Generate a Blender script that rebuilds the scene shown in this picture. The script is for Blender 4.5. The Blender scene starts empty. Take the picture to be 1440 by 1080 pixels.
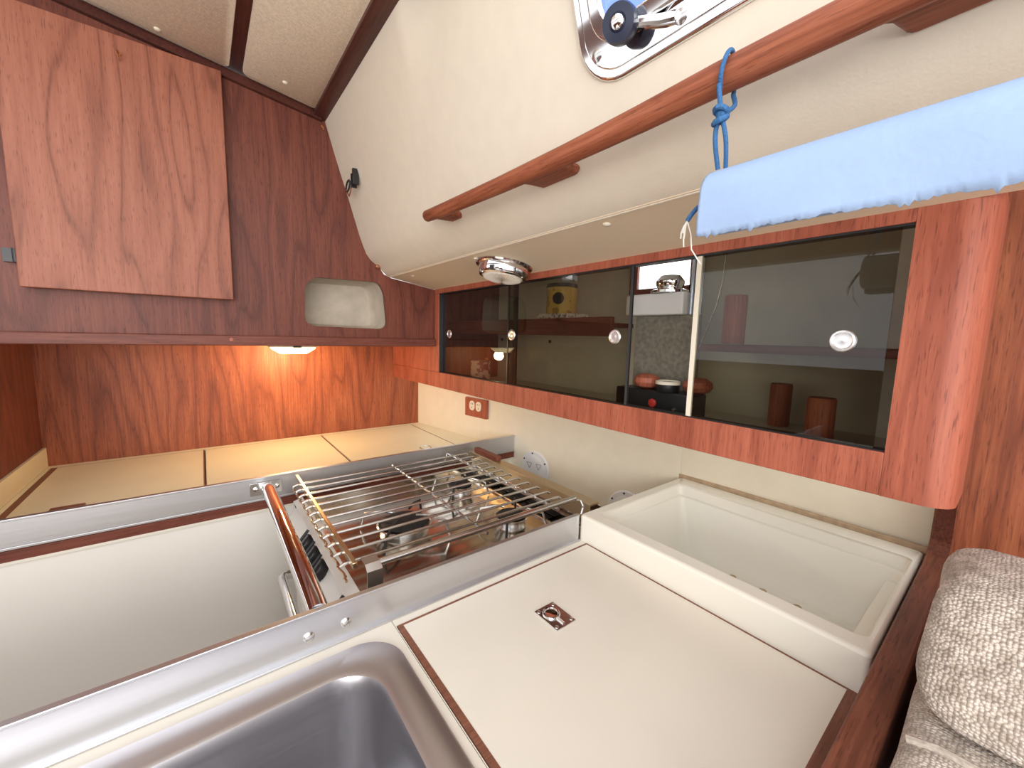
import bpy, bmesh, math, random
from mathutils import Vector, Matrix
random.seed(7)
SC = bpy.context.scene
COL = SC.collection
PI = math.pi

# ------------------------------------------------------------------ mesh kit
class MB:
    def __init__(s):
        s.bm = bmesh.new()
    def face(s, vs):
        try: return s.bm.faces.new(vs)
        except ValueError: return None
    def box(s, x0, x1, y0, y1, z0, z1):
        v = [s.bm.verts.new((x, y, z)) for z in (z0, z1) for y in (y0, y1) for x in (x0, x1)]
        for f in ((0,2,3,1),(4,5,7,6),(0,1,5,4),(2,6,7,3),(0,4,6,2),(1,3,7,5)):
            s.face([v[i] for i in f])
        return s
    def prism(s, pts, axis, lo, hi):
        def m(p, h):
            return {'x': (h, p[0], p[1]), 'y': (p[0], h, p[1]), 'z': (p[0], p[1], h)}[axis]
        a = [s.bm.verts.new(m(p, lo)) for p in pts]; b = [s.bm.verts.new(m(p, hi)) for p in pts]
        n = len(pts)
        s.face(a[::-1]); s.face(b)
        for i in range(n):
            s.face([a[i], a[(i+1) % n], b[(i+1) % n], b[i]])
        return s
    def ring(s, outer, inner, fo):
        """plate between two loops; fo(p, k) -> 3d for k = 0 (back) / 1 (front)"""
        n = len(outer)
        ob = [s.bm.verts.new(fo(p, 0)) for p in outer]; of = [s.bm.verts.new(fo(p, 1)) for p in outer]
        ib = [s.bm.verts.new(fo(p, 0)) for p in inner]; jf = [s.bm.verts.new(fo(p, 1)) for p in inner]
        for i in range(n):
            j = (i+1) % n
            s.face([of[i], of[j], jf[j], jf[i]]); s.face([ob[j], ob[i], ib[i], ib[j]])
            s.face([ob[i], ob[j], of[j], of[i]]); s.face([ib[j], ib[i], jf[i], jf[j]])
        return s
    def loft(s, loops, cap0=True, cap1=True):
        L = [[s.bm.verts.new(p) for p in l] for l in loops]
        n = len(L[0])
        for a, b in zip(L, L[1:]):
            for i in range(n):
                s.face([a[i], a[(i+1) % n], b[(i+1) % n], b[i]])
        if cap0: s.face(L[0][::-1])
        if cap1: s.face(L[-1])
        return s
    def tube(s, pts, r, seg=12, closed=False):
        pts = [Vector(p) for p in pts]; n = len(pts)
        rs = r if isinstance(r, (list, tuple)) else [r]*n
        T = []
        for i in range(n):
            if closed: d = pts[(i+1) % n]-pts[i-1]
            else: d = pts[min(i+1, n-1)]-pts[max(i-1, 0)]
            T.append(d.normalized())
        up = Vector((0, 0, 1)) if abs(T[0].z) < .9 else Vector((1, 0, 0))
        nrm = T[0].cross(up).normalized(); loops = []
        for i in range(n):
            nrm = (nrm - T[i]*nrm.dot(T[i])).normalized(); b = T[i].cross(nrm)
            loops.append([pts[i]+(nrm*math.cos(2*PI*k/seg)+b*math.sin(2*PI*k/seg))*rs[i] for k in range(seg)])
        if closed:
            L = [[s.bm.verts.new(p) for p in l] for l in loops]
            for i in range(n):
                a, b = L[i], L[(i+1) % n]
                for k in range(seg):
                    s.face([a[k], a[(k+1) % seg], b[(k+1) % seg], b[k]])
        else: s.loft(loops)
        return s
    def lathe(s, prof, o, ax=(0, 0, 1), seg=32):
        o = Vector(o); ax = Vector(ax).normalized()
        u = ax.orthogonal().normalized(); w = ax.cross(u)
        loops = []
        for r, h in prof:
            r = max(r, 1e-5)
            loops.append([o+ax*h+(u*math.cos(2*PI*k/seg)+w*math.sin(2*PI*k/seg))*r for k in range(seg)])
        return s.loft(loops)
    def cyl(s, p0, p1, r, seg=20, r1=None):
        p0 = Vector(p0); p1 = Vector(p1)
        return s.lathe([(r, 0), (r if r1 is None else r1, (p1-p0).length)], p0, p1-p0, seg)
    def ball(s, c, r, seg=20):
        rx, ry, rz = r if isinstance(r, (list, tuple)) else (r, r, r)
        m = Matrix.Translation(c) @ Matrix.Diagonal((rx, ry, rz, 1))
        bmesh.ops.create_uvsphere(s.bm, u_segments=seg, v_segments=max(8, seg//2), radius=1, matrix=m)
        return s

def smooth_path(pts, n=6):
    P = [Vector(p) for p in pts]; out = []
    for i in range(len(P)-1):
        a = P[max(i-1, 0)]; b = P[i]; c = P[i+1]; d = P[min(i+2, len(P)-1)]
        for k in range(n):
            t = k/n
            out.append(.5*((2*b)+(c-a)*t+(2*a-5*b+4*c-d)*t*t+(3*b-a-3*c+d)*t**3))
    return out+[P[-1]]
def rrect(cx, cy, w, h, r, n=6):
    out = []
    for sx, sy, a0 in ((1, 1, 0), (-1, 1, PI/2), (-1, -1, PI), (1, -1, 3*PI/2)):
        for k in range(n+1):
            a = a0+PI/2*k/n
            out.append((cx+sx*(w/2-r)+r*math.cos(a), cy+sy*(h/2-r)+r*math.sin(a)))
    return out

def round_poly(pts, r, n=5):
    out = []; m = len(pts)
    for i in range(m):
        p = Vector(pts[i]); a = (Vector(pts[i-1])-p); b = (Vector(pts[(i+1) % m])-p)
        rr = min(r, a.length*.45, b.length*.45)
        q0 = p+a.normalized()*rr; q1 = p+b.normalized()*rr
        for k in range(n+1):
            t = k/n
            out.append(tuple((q0*(1-t)+p*t)*(1-t)+(p*(1-t)+q1*t)*t))
    return out

OFF = {}
def obj(name, mb, mat, parent=None, bevel=0, smooth=35, subsurf=0, label=None, recalc=True, segs=2):
    if recalc: bmesh.ops.recalc_face_normals(mb.bm, faces=mb.bm.faces)
    me = bpy.data.meshes.new(name)
    if parent is not None:
        off = OFF[parent.name]
        bmesh.ops.translate(mb.bm, verts=mb.bm.verts, vec=-off)
    mb.bm.to_mesh(me); mb.bm.free()
    o = bpy.data.objects.new(name, me); COL.objects.link(o)
    me.materials.append(mat)
    for p in me.polygons: p.use_smooth = True
    me.set_sharp_from_angle(angle=math.radians(smooth))
    OFF[o.name] = OFF[parent.name] if parent is not None else Vector((0, 0, 0))
    if parent is not None: o.parent = parent
    if bevel:
        b = o.modifiers.new('bevel', 'BEVEL'); b.width = bevel; b.segments = segs
        b.limit_method = 'ANGLE'; b.angle_limit = math.radians(40)
    if subsurf:
        sbs = o.modifiers.new('sub', 'SUBSURF'); sbs.levels = subsurf; sbs.render_levels = subsurf
    if label: o['label'] = label
    return o
def tag(o, label, cat, group=None):
    o['label'] = label; o['category'] = cat
    if group: o['group'] = group
    return o
def thing(name, loc, label, cat, group=None):
    o = bpy.data.objects.new(name, None); COL.objects.link(o); o.location = loc
    o.empty_display_size = .02
    OFF[o.name] = Vector(loc)
    return tag(o, label, cat, group)
def struct(name, mb, mat, parent=None, **k):
    o = obj(name, mb, mat, parent, **k)
    o['kind'] = 'structure'
    return o
def cut(o, mb):
    """subtract a closed mesh from o and keep the plain result"""
    bmesh.ops.recalc_face_normals(mb.bm, faces=mb.bm.faces)
    me = bpy.data.meshes.new('cutter'); mb.bm.to_mesh(me); mb.bm.free()
    c = bpy.data.objects.new('cutter', me); COL.objects.link(c)
    c.location = OFF[o.name]*-1
    keep = [(m.name, m.type) for m in o.modifiers]
    md = o.modifiers.new('cut', 'BOOLEAN'); md.object = c; md.operation = 'DIFFERENCE'; md.solver = 'EXACT'
    if o.parent: 
        c.parent = o.parent
    bpy.context.view_layer.update()
    dg = bpy.context.evaluated_depsgraph_get()
    new = bpy.data.meshes.new_from_object(o.evaluated_get(dg))
    for m in list(o.modifiers): o.modifiers.remove(m)
    o.data = new
    bpy.data.objects.remove(c)
    for p in new.polygons: p.use_smooth = True
    new.set_sharp_from_angle(angle=math.radians(35))
    return o

# ------------------------------------------------------------------ materials
def new_mat(name):
    m = bpy.data.materials.new(name); m.use_nodes = True
    nt = m.node_tree; b = nt.nodes['Principled BSDF']
    return m, nt, b
def node(nt, t, **k):
    n = nt.nodes.new(t)
    for a, v in k.items(): setattr(n, a, v)
    return n
def plain(name, col, rough=.5, metal=0, noise=0, nscale=40, bump=0, bscale=200, spec=.5, coat=0):
    m, nt, b = new_mat(name)
    b.inputs['Base Color'].default_value = (*col, 1); b.inputs['Roughness'].default_value = rough
    b.inputs['Metallic'].default_value = metal; b.inputs['Specular IOR Level'].default_value = spec
    b.inputs['Coat Weight'].default_value = coat
    tc = node(nt, 'ShaderNodeTexCoord')
    if noise:
        n = node(nt, 'ShaderNodeTexNoise'); n.inputs['Scale'].default_value = nscale; n.inputs['Detail'].default_value = 4
        nt.links.new(tc.outputs['Object'], n.inputs['Vector'])
        r = node(nt, 'ShaderNodeValToRGB')
        r.color_ramp.elements[0].position = .3; r.color_ramp.elements[1].position = .7
        r.color_ramp.elements[0].color = (*[c*(1-noise) for c in col], 1); r.color_ramp.elements[1].color = (*[min(1, c*(1+noise*.5)) for c in col], 1)
        nt.links.new(n.outputs['Fac'], r.inputs['Fac']); nt.links.new(r.outputs['Color'], b.inputs['Base Color'])
    if bump:
        n2 = node(nt, 'ShaderNodeTexNoise'); n2.inputs['Scale'].default_value = bscale; n2.inputs['Detail'].default_value = 3
        nt.links.new(tc.outputs['Object'], n2.inputs['Vector'])
        bp = node(nt, 'ShaderNodeBump'); bp.inputs['Strength'].default_value = bump; bp.inputs['Distance'].default_value = .002
        nt.links.new(n2.outputs['Fac'], bp.inputs['Height']); nt.links.new(bp.outputs['Normal'], b.inputs['Normal'])
    return m
def wood(name, grain, dark, mid, light, rough=.5, figure=1.0, seed=0.0, coat=.0):
    """teak / mahogany with pores and cathedral figure running along one axis"""
    m, nt, b = new_mat(name)
    tc = node(nt, 'ShaderNodeTexCoord')
    def mp(along, across):
        n = node(nt, 'ShaderNodeMapping')
        sc = [across]*3; sc['xyz'.index(grain)] = along
        n.inputs['Scale'].default_value = sc; n.inputs['Location'].default_value = (seed, seed*1.7, seed*.6)
        nt.links.new(tc.outputs['Object'], n.inputs['Vector']); return n
    # broad figure: contours of a stretched noise field
    a = node(nt, 'ShaderNodeTexNoise'); a.inputs['Scale'].default_value = 1; a.inputs['Detail'].default_value = 2; a.inputs['Roughness'].default_value = .45
    nt.links.new(mp(1.0, 6.5).outputs[0], a.inputs['Vector'])
    mul = node(nt, 'ShaderNodeMath', operation='MULTIPLY'); mul.inputs[1].default_value = 17; nt.links.new(a.outputs['Fac'], mul.inputs[0])
    fr = node(nt, 'ShaderNodeMath', operation='PINGPONG'); fr.inputs[1].default_value = 1; nt.links.new(mul.outputs[0], fr.inputs[0])
    # fine streaks
    s = node(nt, 'ShaderNodeTexNoise'); s.inputs['Scale'].default_value = 1; s.inputs['Detail'].default_value = 5; s.inputs['Roughness'].default_value = .65
    nt.links.new(mp(7, 190).outputs[0], s.inputs['Vector'])
    # pores
    p = node(nt, 'ShaderNodeTexNoise'); p.inputs['Scale'].default_value = 1; p.inputs['Detail'].default_value = 2
    nt.links.new(mp(38, 480).outputs[0], p.inputs['Vector'])
    def mix(x, y, f):
        n = node(nt, 'ShaderNodeMix', data_type='FLOAT'); n.inputs[0].default_value = f
        nt.links.new(x, n.inputs[2]); nt.links.new(y, n.inputs[3]); return n.outputs[0]
    v = mix(s.outputs['Fac'], fr.outputs[0], .16*figure)
    v = mix(v, a.outputs['Fac'], .22)
    r = node(nt, 'ShaderNodeValToRGB'); e = r.color_ramp.elements
    e[0].position = .3; e[0].color = (*dark, 1); e[1].position = .72; e[1].color = (*light, 1)
    k = e.new(.5); k.color = (*mid, 1)
    nt.links.new(v, r.inputs['Fac'])
    pr = node(nt, 'ShaderNodeValToRGB'); pr.color_ramp.elements[0].position = .3; pr.color_ramp.elements[1].position = .42
    pr.color_ramp.elements[0].color = (.5, .45, .42, 1); pr.color_ramp.elements[1].color = (1, 1, 1, 1)
    nt.links.new(p.outputs['Fac'], pr.inputs['Fac'])
    mx = node(nt, 'ShaderNodeMix', data_type='RGBA', blend_type='MULTIPLY'); mx.inputs[0].default_value = .8
    nt.links.new(r.outputs['Color'], mx.inputs[6]); nt.links.new(pr.outputs['Color'], mx.inputs[7])
    # thin dark growth lines along the figure contours
    ln = node(nt, 'ShaderNodeValToRGB'); ln.color_ramp.elements[0].position = .03; ln.color_ramp.elements[1].position = .22
    g_ = max(.55, 1-.3*figure); ln.color_ramp.elements[0].color = (g_, g_*.93, g_*.9, 1); ln.color_ramp.elements[1].color = (1, 1, 1, 1)
    nt.links.new(fr.outputs[0], ln.inputs['Fac'])
    brk = node(nt, 'ShaderNodeMapRange'); brk.inputs['From Min'].default_value = .42; brk.inputs['From Max'].default_value = .58
    nt.links.new(s.outputs['Fac'], brk.inputs['Value'])
    mx2 = node(nt, 'ShaderNodeMix', data_type='RGBA', blend_type='MULTIPLY')
    nt.links.new(brk.outputs['Result'], mx2.inputs[0]); nt.links.new(mx.outputs[2], mx2.inputs[6]); nt.links.new(ln.outputs['Color'], mx2.inputs[7])
    nt.links.new(mx2.outputs[2], b.inputs['Base Color'])
    bp = node(nt, 'ShaderNodeBump'); bp.inputs['Strength'].default_value = .12; bp.inputs['Distance'].default_value = .001
    nt.links.new(s.outputs['Fac'], bp.inputs['Height']); nt.links.new(bp.outputs['Normal'], b.inputs['Normal'])
    b.inputs['Roughness'].default_value = rough; b.inputs['Coat Weight'].default_value = coat; b.inputs['Specular IOR Level'].default_value = .4
    return m
def brushed(name, col, rough, axis='x'):
    m, nt, b = new_mat(name)
    b.inputs['Base Color'].default_value = (*col, 1); b.inputs['Metallic'].default_value = 1
    tc = node(nt, 'ShaderNodeTexCoord'); mpn = node(nt, 'ShaderNodeMapping')
    sc = [300]*3; sc['xyz'.index(axis)] = 4; mpn.inputs['Scale'].default_value = sc
    n = node(nt, 'ShaderNodeTexNoise'); n.inputs['Scale'].default_value = 1; n.inputs['Detail'].default_value = 3
    nt.links.new(tc.outputs['Object'], mpn.inputs['Vector']); nt.links.new(mpn.outputs[0], n.inputs['Vector'])
    mr = node(nt, 'ShaderNodeMapRange'); mr.inputs['To Min'].default_value = rough*.8; mr.inputs['To Max'].default_value = rough*1.25
    nt.links.new(n.outputs['Fac'], mr.inputs['Value']); nt.links.new(mr.outputs['Result'], b.inputs['Roughness'])
    return m
def emit(name, col, st):
    m, nt, b = new_mat(name)
    b.inputs['Base Color'].default_value = (*col, 1)
    b.inputs['Emission Color'].default_value = (*col, 1); b.inputs['Emission Strength'].default_value = st
    return m
def tinted_glass(name, col, ior=1.5):
    m, nt, b = new_mat(name)
    nt.nodes.remove(b); out = nt.nodes['Material Output']
    t = node(nt, 'ShaderNodeBsdfTransparent'); t.inputs[0].default_value = (*col, 1)
    g = node(nt, 'ShaderNodeBsdfGlossy'); g.inputs['Roughness'].default_value = .015; g.inputs[0].default_value = (1, 1, 1, 1)
    f = node(nt, 'ShaderNodeFresnel'); f.inputs['IOR'].default_value = ior
    mx = node(nt, 'ShaderNodeMixShader')
    nt.links.new(f.outputs[0], mx.inputs[0]); nt.links.new(t.outputs[0], mx.inputs[1]); nt.links.new(g.outputs[0], mx.inputs[2])
    geo = node(nt, 'ShaderNodeNewGeometry'); inv = node(nt, 'ShaderNodeMath', operation='SUBTRACT'); inv.inputs[0].default_value = 1
    nt.links.new(geo.outputs['Backfacing'], inv.inputs[1])
    mlt = node(nt, 'ShaderNodeMath', operation='MULTIPLY'); nt.links.new(f.outputs[0], mlt.inputs[0]); nt.links.new(inv.outputs[0], mlt.inputs[1])
    nt.links.new(mlt.outputs[0], mx.inputs[0])
    nt.links.new(mx.outputs[0], out.inputs['Surface'])
    return m
def woven(name):
    m, nt, b = new_mat(name)
    tc = node(nt, 'ShaderNodeTexCoord')
    mpn = node(nt, 'ShaderNodeMapping'); mpn.inputs['Scale'].default_value = (1, 1, 1.25)
    nt.links.new(tc.outputs['Object'], mpn.inputs['Vector'])
    v = node(nt, 'ShaderNodeTexVoronoi'); v.inputs['Scale'].default_value = 300; v.inputs['Randomness'].default_value = .55
    nt.links.new(mpn.outputs[0], v.inputs['Vector'])
    n = node(nt, 'ShaderNodeTexNoise'); n.inputs['Scale'].default_value = 60; n.inputs['Detail'].default_value = 5
    nt.links.new(mpn.outputs[0], n.inputs['Vector'])
    r = node(nt, 'ShaderNodeValToRGB'); e = r.color_ramp.elements
    e[0].position = .1; e[0].color = (.74, .65, .57, 1); e[1].position = .8; e[1].color = (.38, .31, .25, 1)
    nt.links.new(v.outputs['Distance'], r.inputs['Fac'])
    r2 = node(nt, 'ShaderNodeValToRGB'); r2.color_ramp.elements[0].color = (.7, .66, .62, 1); r2.color_ramp.elements[1].color = (1.25, 1.25, 1.25, 1)
    r2.color_ramp.elements[0].position = .35; r2.color_ramp.elements[1].position = .65
    nt.links.new(n.outputs['Fac'], r2.inputs['Fac'])
    mx = node(nt, 'ShaderNodeMix', data_type='RGBA', blend_type='MULTIPLY'); mx.inputs[0].default_value = 1
    nt.links.new(r.outputs['Color'], mx.inputs[6]); nt.links.new(r2.outputs['Color'], mx.inputs[7])
    nt.links.new(mx.outputs[2], b.inputs['Base Color'])
    bp = node(nt, 'ShaderNodeBump', invert=True); bp.inputs['Strength'].default_value = .9; bp.inputs['Distance'].default_value = .004
    nt.links.new(v.outputs['Distance'], bp.inputs['Height']); nt.links.new(bp.outputs['Normal'], b.inputs['Normal'])
    b.inputs['Roughness'].default_value = .95; b.inputs['Sheen Weight'].default_value = .3
    return m
def spotted(name, base, spot, scale, thr):
    m, nt, b = new_mat(name)
    tc = node(nt, 'ShaderNodeTexCoord'); v = node(nt, 'ShaderNodeTexNoise'); v.inputs['Scale'].default_value = scale
    nt.links.new(tc.outputs['Object'], v.inputs['Vector'])
    r = node(nt, 'ShaderNodeValToRGB'); r.color_ramp.interpolation = 'CONSTANT'
    r.color_ramp.elements[0].color = (*spot, 1); r.color_ramp.elements[1].position = thr; r.color_ramp.elements[1].color = (*base, 1)
    nt.links.new(v.outputs['Fac'], r.inputs['Fac']); nt.links.new(r.outputs['Color'], b.inputs['Base Color'])
    b.inputs['Roughness'].default_value = .4
    return m

TD, TM, TL = (.095, .025, .016), (.165, .044, .027), (.24, .072, .043)
TEAK_V = wood('teak_vertical', 'z', TD, TM, TL, seed=1.3)
TEAK_DOOR = wood('teak_door', 'z', (.25, .080, .047), (.345, .120, .071), (.42, .160, .100), seed=4.1, figure=1.3)
TEAK_X = wood('teak_athwart', 'x', TD, TM, TL, seed=2.2, figure=.4)
TEAK_Y = wood('teak_foreaft', 'y', TD, TM, TL, seed=3.7, figure=.4)
TEAK_LOW = wood('teak_recess', 'z', (.15, .036, .016), (.31, .085, .036), (.46, .145, .06), seed=6.4)
FACE = wood('mahogany_face', 'z', (.27, .064, .034), (.40, .106, .058), (.50, .155, .088), seed=5.2, figure=.8)
RAILW = wood('handrail_teak', 'y', (.13, .032, .014), (.29, .08, .035), (.45, .15, .075), seed=8.2, figure=.3)
BOARD = wood('fiddle_teak', 'x', (.085, .026, .014), (.19, .060, .032), (.30, .105, .06), seed=9.1, figure=.5)
INLAY = wood('inlay_teak', 'x', (.13, .05, .03), (.22, .085, .05), (.30, .125, .08), seed=2.9, figure=.2)
DARKWOOD = wood('batten_dark', 'y', (.045, .013, .010), (.085, .024, .017), (.13, .038, .027), seed=1.9, figure=.2, rough=.35)
PEGW = wood('peg_teak', 'z', (.2, .05, .03), (.42, .12, .07), (.6, .2, .12), seed=3.1, figure=.3)
LAM = plain('cream_laminate', (.80, .745, .645), .38, noise=.03, nscale=8, bump=.05, bscale=350)
PANEL_LIT = plain('cream_laminate_lit', (.87, .835, .77), .45, noise=.02, nscale=5)  # cream laminate paled in colour to stand in for light on the panel
RIM = brushed('sink_rim_steel', (.62, .60, .62), .36, 'x')
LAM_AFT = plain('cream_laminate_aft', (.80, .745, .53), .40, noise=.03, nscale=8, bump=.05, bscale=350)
LINER = plain('liner_vinyl', (.76, .68, .555), .55, noise=.03, nscale=30, bump=.12, bscale=260)
SOFFIT = plain('soffit_bounce_tint', (.80, .665, .485), .6, bump=.1, bscale=260)  # liner cream with warm bounce from the teak put into the colour
PANELC = plain('headliner_fabric', (.80, .68, .53), .9, noise=.14, nscale=160, bump=.5, bscale=400)
MOULD = plain('moulded_plastic', (.86, .82, .72), .3, noise=.02, nscale=6, coat=.2)
WHITE = plain('white_plastic', (.80, .80, .80), .4)
CREAMP = plain('cream_plastic', (.82, .76, .62), .4)
NICHE = plain('niche_grey', (.54, .47, .38), .8, noise=.12, nscale=25, bump=.3, bscale=180)
LOCKER = plain('locker_grey', (.74, .71, .62), .7, noise=.06, nscale=20)
ENAMEL = plain('stove_enamel', (.74, .71, .66), .3)
ALU = brushed('fiddle_aluminium', (.64, .64, .66), .40, 'x')
STEEL = brushed('sink_steel', (.44, .43, .45), .33, 'x')
COOKTOP = plain('stove_steel', (.62, .57, .49), .12, 1)
CHROME = plain('chrome', (.86, .86, .87), .06, 1)
HULLW = plain('hull_liner', (.84, .77, .62), .5, noise=.03, nscale=20, bump=.1, bscale=260)
PULL = plain('pull_metal', (.92, .92, .92), .32, 1)
TAN = plain('tan_shadow_line', (.50, .36, .23), .7, noise=.2, nscale=60)
CHROME2 = plain('satin_chrome', (.72, .71, .70), .22, 1)
BRASS = plain('gold_edge', (.74, .60, .40), .22, 1)
DULLBRASS = plain('aged_brass', (.55, .43, .28), .38, .85)
BLACK = plain('black_plastic', (.012, .012, .013), .35)
IRON = plain('burner_black', (.015, .015, .016), .6)
DARKGREY = plain('dark_rubber', (.03, .03, .032), .6)
NAVY = plain('blue_black_knob', (.02, .025, .05), .3)
PAPER = plain('blue_paper', (.34, .455, .66), .95, noise=.04, nscale=25, bump=.2, bscale=160, spec=.1)
CARD = plain('cardboard', (.45, .33, .22), .9)
CORD = plain('blue_cord', (.035, .14, .33), .7, noise=.3, nscale=500, bump=.5, bscale=900)
STRAND = plain('cord_strands', (.80, .76, .68), .8)
SMOKED = tinted_glass('smoked_glass', (.66, .645, .58))
CLEAR = tinted_glass('clear_glass', (.93, .95, .93))
PORTG = tinted_glass('port_glass', (.50, .62, 1.0))  # blue of the sky outside put into the glass tint
LENS = plain('ribbed_lens', (.70, .62, .52), .25, spec=.6, coat=.5)
GLOW = emit('lamp_lens', (1.0, .78, .42), 3.2)
REFLSKY = emit('reflected_sky_glow', (.97, .98, 1.0), 2.2)  # added glow for sky mirrored in the locker glass
WOVEN = woven('boucle_fabric')
WELT = plain('piping_fabric', (.46, .39, .33), .95, noise=.3, nscale=300)
COPPER = plain('copper', (.65, .30, .17), .3, 1)
TINLAB = spotted('tin_label', (.60, .40, .10), (.35, .22, .06), 30, .4)
BOXP = spotted('printed_box', (.72, .66, .60), (.25, .18, .2), 120, .42)
CUPP = spotted('patterned_cup', (.80, .62, .55), (.30, .09, .12), 45, .47)
REDP = plain('red_plastic', (.45, .03, .02), .4)
FLOORM = wood('floor_teak', 'y', (.06, .02, .012), (.13, .045, .025), (.2, .075, .04), seed=7.5)
REFLDARK = plain('dark_reflection', (.24, .22, .18), .9, noise=.3, nscale=90)
BLUESTRIP = plain('blue_grey_reflection', (.45, .52, .60), .25, .6)

# ------------------------------------------------------------------ camera
az, pitch, roll, FPX = 0.661566, 0.117191, 0.02475, 559.77
fwd = Vector((math.sin(az)*math.cos(pitch), math.cos(az)*math.cos(pitch), -math.sin(pitch)))
rt = Vector((math.cos(az), -math.sin(az), 0)); up = rt.cross(fwd)
r2 = rt*math.cos(roll)+up*math.sin(roll); u2 = -rt*math.sin(roll)+up*math.cos(roll)
cam = bpy.data.cameras.new('camera'); co = bpy.data.objects.new('camera', cam); COL.objects.link(co)
mw = Matrix((r2, u2, -fwd)).transposed().to_4x4(); mw.translation = (0, 0, .45)
co.matrix_world = mw
cam.sensor_width = 36; cam.lens = 36*FPX/1440; cam.clip_start = .01
SC.camera = co

# ================================================================== SETTING
YB, YU, XF = 1.89, 1.45, .732          # recess wall, upper bulkhead, locker face
YA, YF = 1.225, .58                    # aft / forward fiddle faces
def hullx(y): return 1.081-.1664*(y-.58) if y > .58 else 1.081-.03*(y-.58)

struct('floor', MB().box(-1.8, 1.3, -1.8, 1.9, -.94, -.9), FLOORM)
struct('wall_inboard', MB().box(-1.84, -1.8, -1.8, 1.9, -.9, .30), FLOORM)
struct('reflected_bar', MB().box(-1.62, -1.5, -1.8, 1.9, .98, 1.12), FLOORM, bpy.data.objects['wall_inboard'])  # unseen bar added so chrome and glass mirror a dark band
# upper bulkhead with the moulded niche
wa = struct('wall_aft', MB().prism([(-.62, .43), (.735, .43), (.735, .626), (.64, .641), (.558, .653), (.532, .663), (.506, .695), (.47, .726), (.447, .787), (.414, .897), (.372, 1.031), (.343, 1.135), (.10, 1.165), (-.32, 1.22), (-.62, 1.26)], 'y', YU, YU+.018), TEAK_V)
nq = round_poly([(.268, .471), (.543, .467), (.532, .60), (.512, .634), (.30, .629), (.272, .60)], .035, 6)
cut(wa, MB().prism(nq, 'y', YU-.02, YU+.05))
cx = sum(p[0] for p in nq)/len(nq); cz = sum(p[1] for p in nq)/len(nq)
def nl(f, y): return [(cx+(p[0]-cx)*f, y, cz+(p[1]-cz)*f) for p in nq]
struct('niche_lining', MB().loft([nl(1.015, YU+.019), nl(1.0, YU+.05), nl(.97, YU+.12), nl(.9, YU+.135)], cap0=False), NICHE, wa, recalc=False)
obj('cup_hook', MB().tube([(.338, 1.45, 1.099), (.338, 1.437, 1.099), (.338, 1.432, 1.092), (.338, 1.437, 1.086)], .0018, 8).lathe([(.005, 0), (.005, .002)], (.338, 1.448, 1.099), (0, -1, 0), 12), COPPER, wa)
obj('peg', MB().lathe([(.004, 0), (.004, .008), (.008, .01), (.008, .015), (.004, .019)], (.506, 1.449, .686), (0, -1, 0), 16), COPPER, wa)
# shelf lip at the foot of the bulkhead and the shelf behind it
t1 = struct('trim_1', MB().box(-.62, .731, YU-.016, YU+.0, .405, .435), TEAK_X, bevel=.003)
obj('screw_plug', MB().lathe([(.005, 0), (.005, .0015)], (.069, YU-.0155, .423), (0, -1, 0), 14), PEGW, t1)
struct('shelf_underside', MB().box(-.42, .731, YU+.001, YB, .405, .425), TEAK_X, t1)
# lower recess back wall, return wall at its inboard end
struct('wall_recess', MB().box(-.44, .88, YB, YB+.02, -.1, .43), TEAK_LOW)
wr = struct('wall_return', MB().box(-.44, -.42, 1.26, YB, -.04, .404), TEAK_V)
struct('splash_strip', MB().box(-.42, -.412, 1.26, YB, .0, .062), LAM_AFT, wr, bevel=.001)
# hull liner below the locker
wh = struct('wall_hull', MB().prism([(hullx(.58), .5805), (hullx(1.2), 1.2), (hullx(1.89), YB), (.90, YB+.03), (1.11, .5805)], 'z', -.5, .243), HULLW)
struct('wall_hull_forward', MB().prism([(hullx(.58), .58), (1.12, .58), (1.12, .02), (1.098, .02)], 'z', -.5, .243), HULLW)
# right-hand teak panel beyond the locker with its ledge
wf = struct('wall_forward', MB().box(1.0, 1.02, -.9, .0445, -.35, .95), TEAK_LOW)
struct('ledge', MB().box(.965, 1.0, -.9, .034, .045, .083), TEAK_Y, wf, bevel=.004)

# ---- cabin side liner (upper), rounded foot, raked crease
PB = [(.343, 1.129), (.352, 1.10), (.372, 1.031), (.385, .99), (.414, .897), (.447, .787), (.458, .755), (.47, .726), (.484, .707), (.506, .692), (.524, .674), (.54, .660), (.556, .655)]
PM = [(.372, 1.124), (.378, 1.08), (.385, 1.02), (.390, .985), (.416, .890), (.446, .790), (.456, .758), (.467, .73), (.481, .708), (.500, .690), (.521, .674), (.54, .660), (.558, .655)]
def crease(z): return .83 if z > 1.0 else 1.335-(z-.65)/.35*.505
mb = MB(); rows = []
for (xb, zb), (xm, zm) in zip(PB, PM):
    yc = crease(zm); r = []
    for t, y in ((0, YU), (.5, (YU+yc+.03)/2), (.75, yc+.06), (.85, yc+.022), (1, yc-.022), (1, yc-.10), (1, .45), (1, .2), (1, -.3), (1, -.9)):
        s0 = .15*t if t < 1 else 1
        if xm > .50: s0 = t
        r.append(mb.bm.verts.new((xb+(xm-xb)*s0, y, zb+(zm-zb)*s0)))
    rows.append(r)
for a, b in zip(rows, rows[1:]):
    for i in range(len(a)-1): mb.face([a[i], b[i], b[i+1], a[i+1]])
wc = struct('wall_cabin_side', mb, LINER, smooth=60)
so = wc.modifiers.new('thick', 'SOLIDIFY'); so.thickness = .012; so.offset = 1
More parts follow.
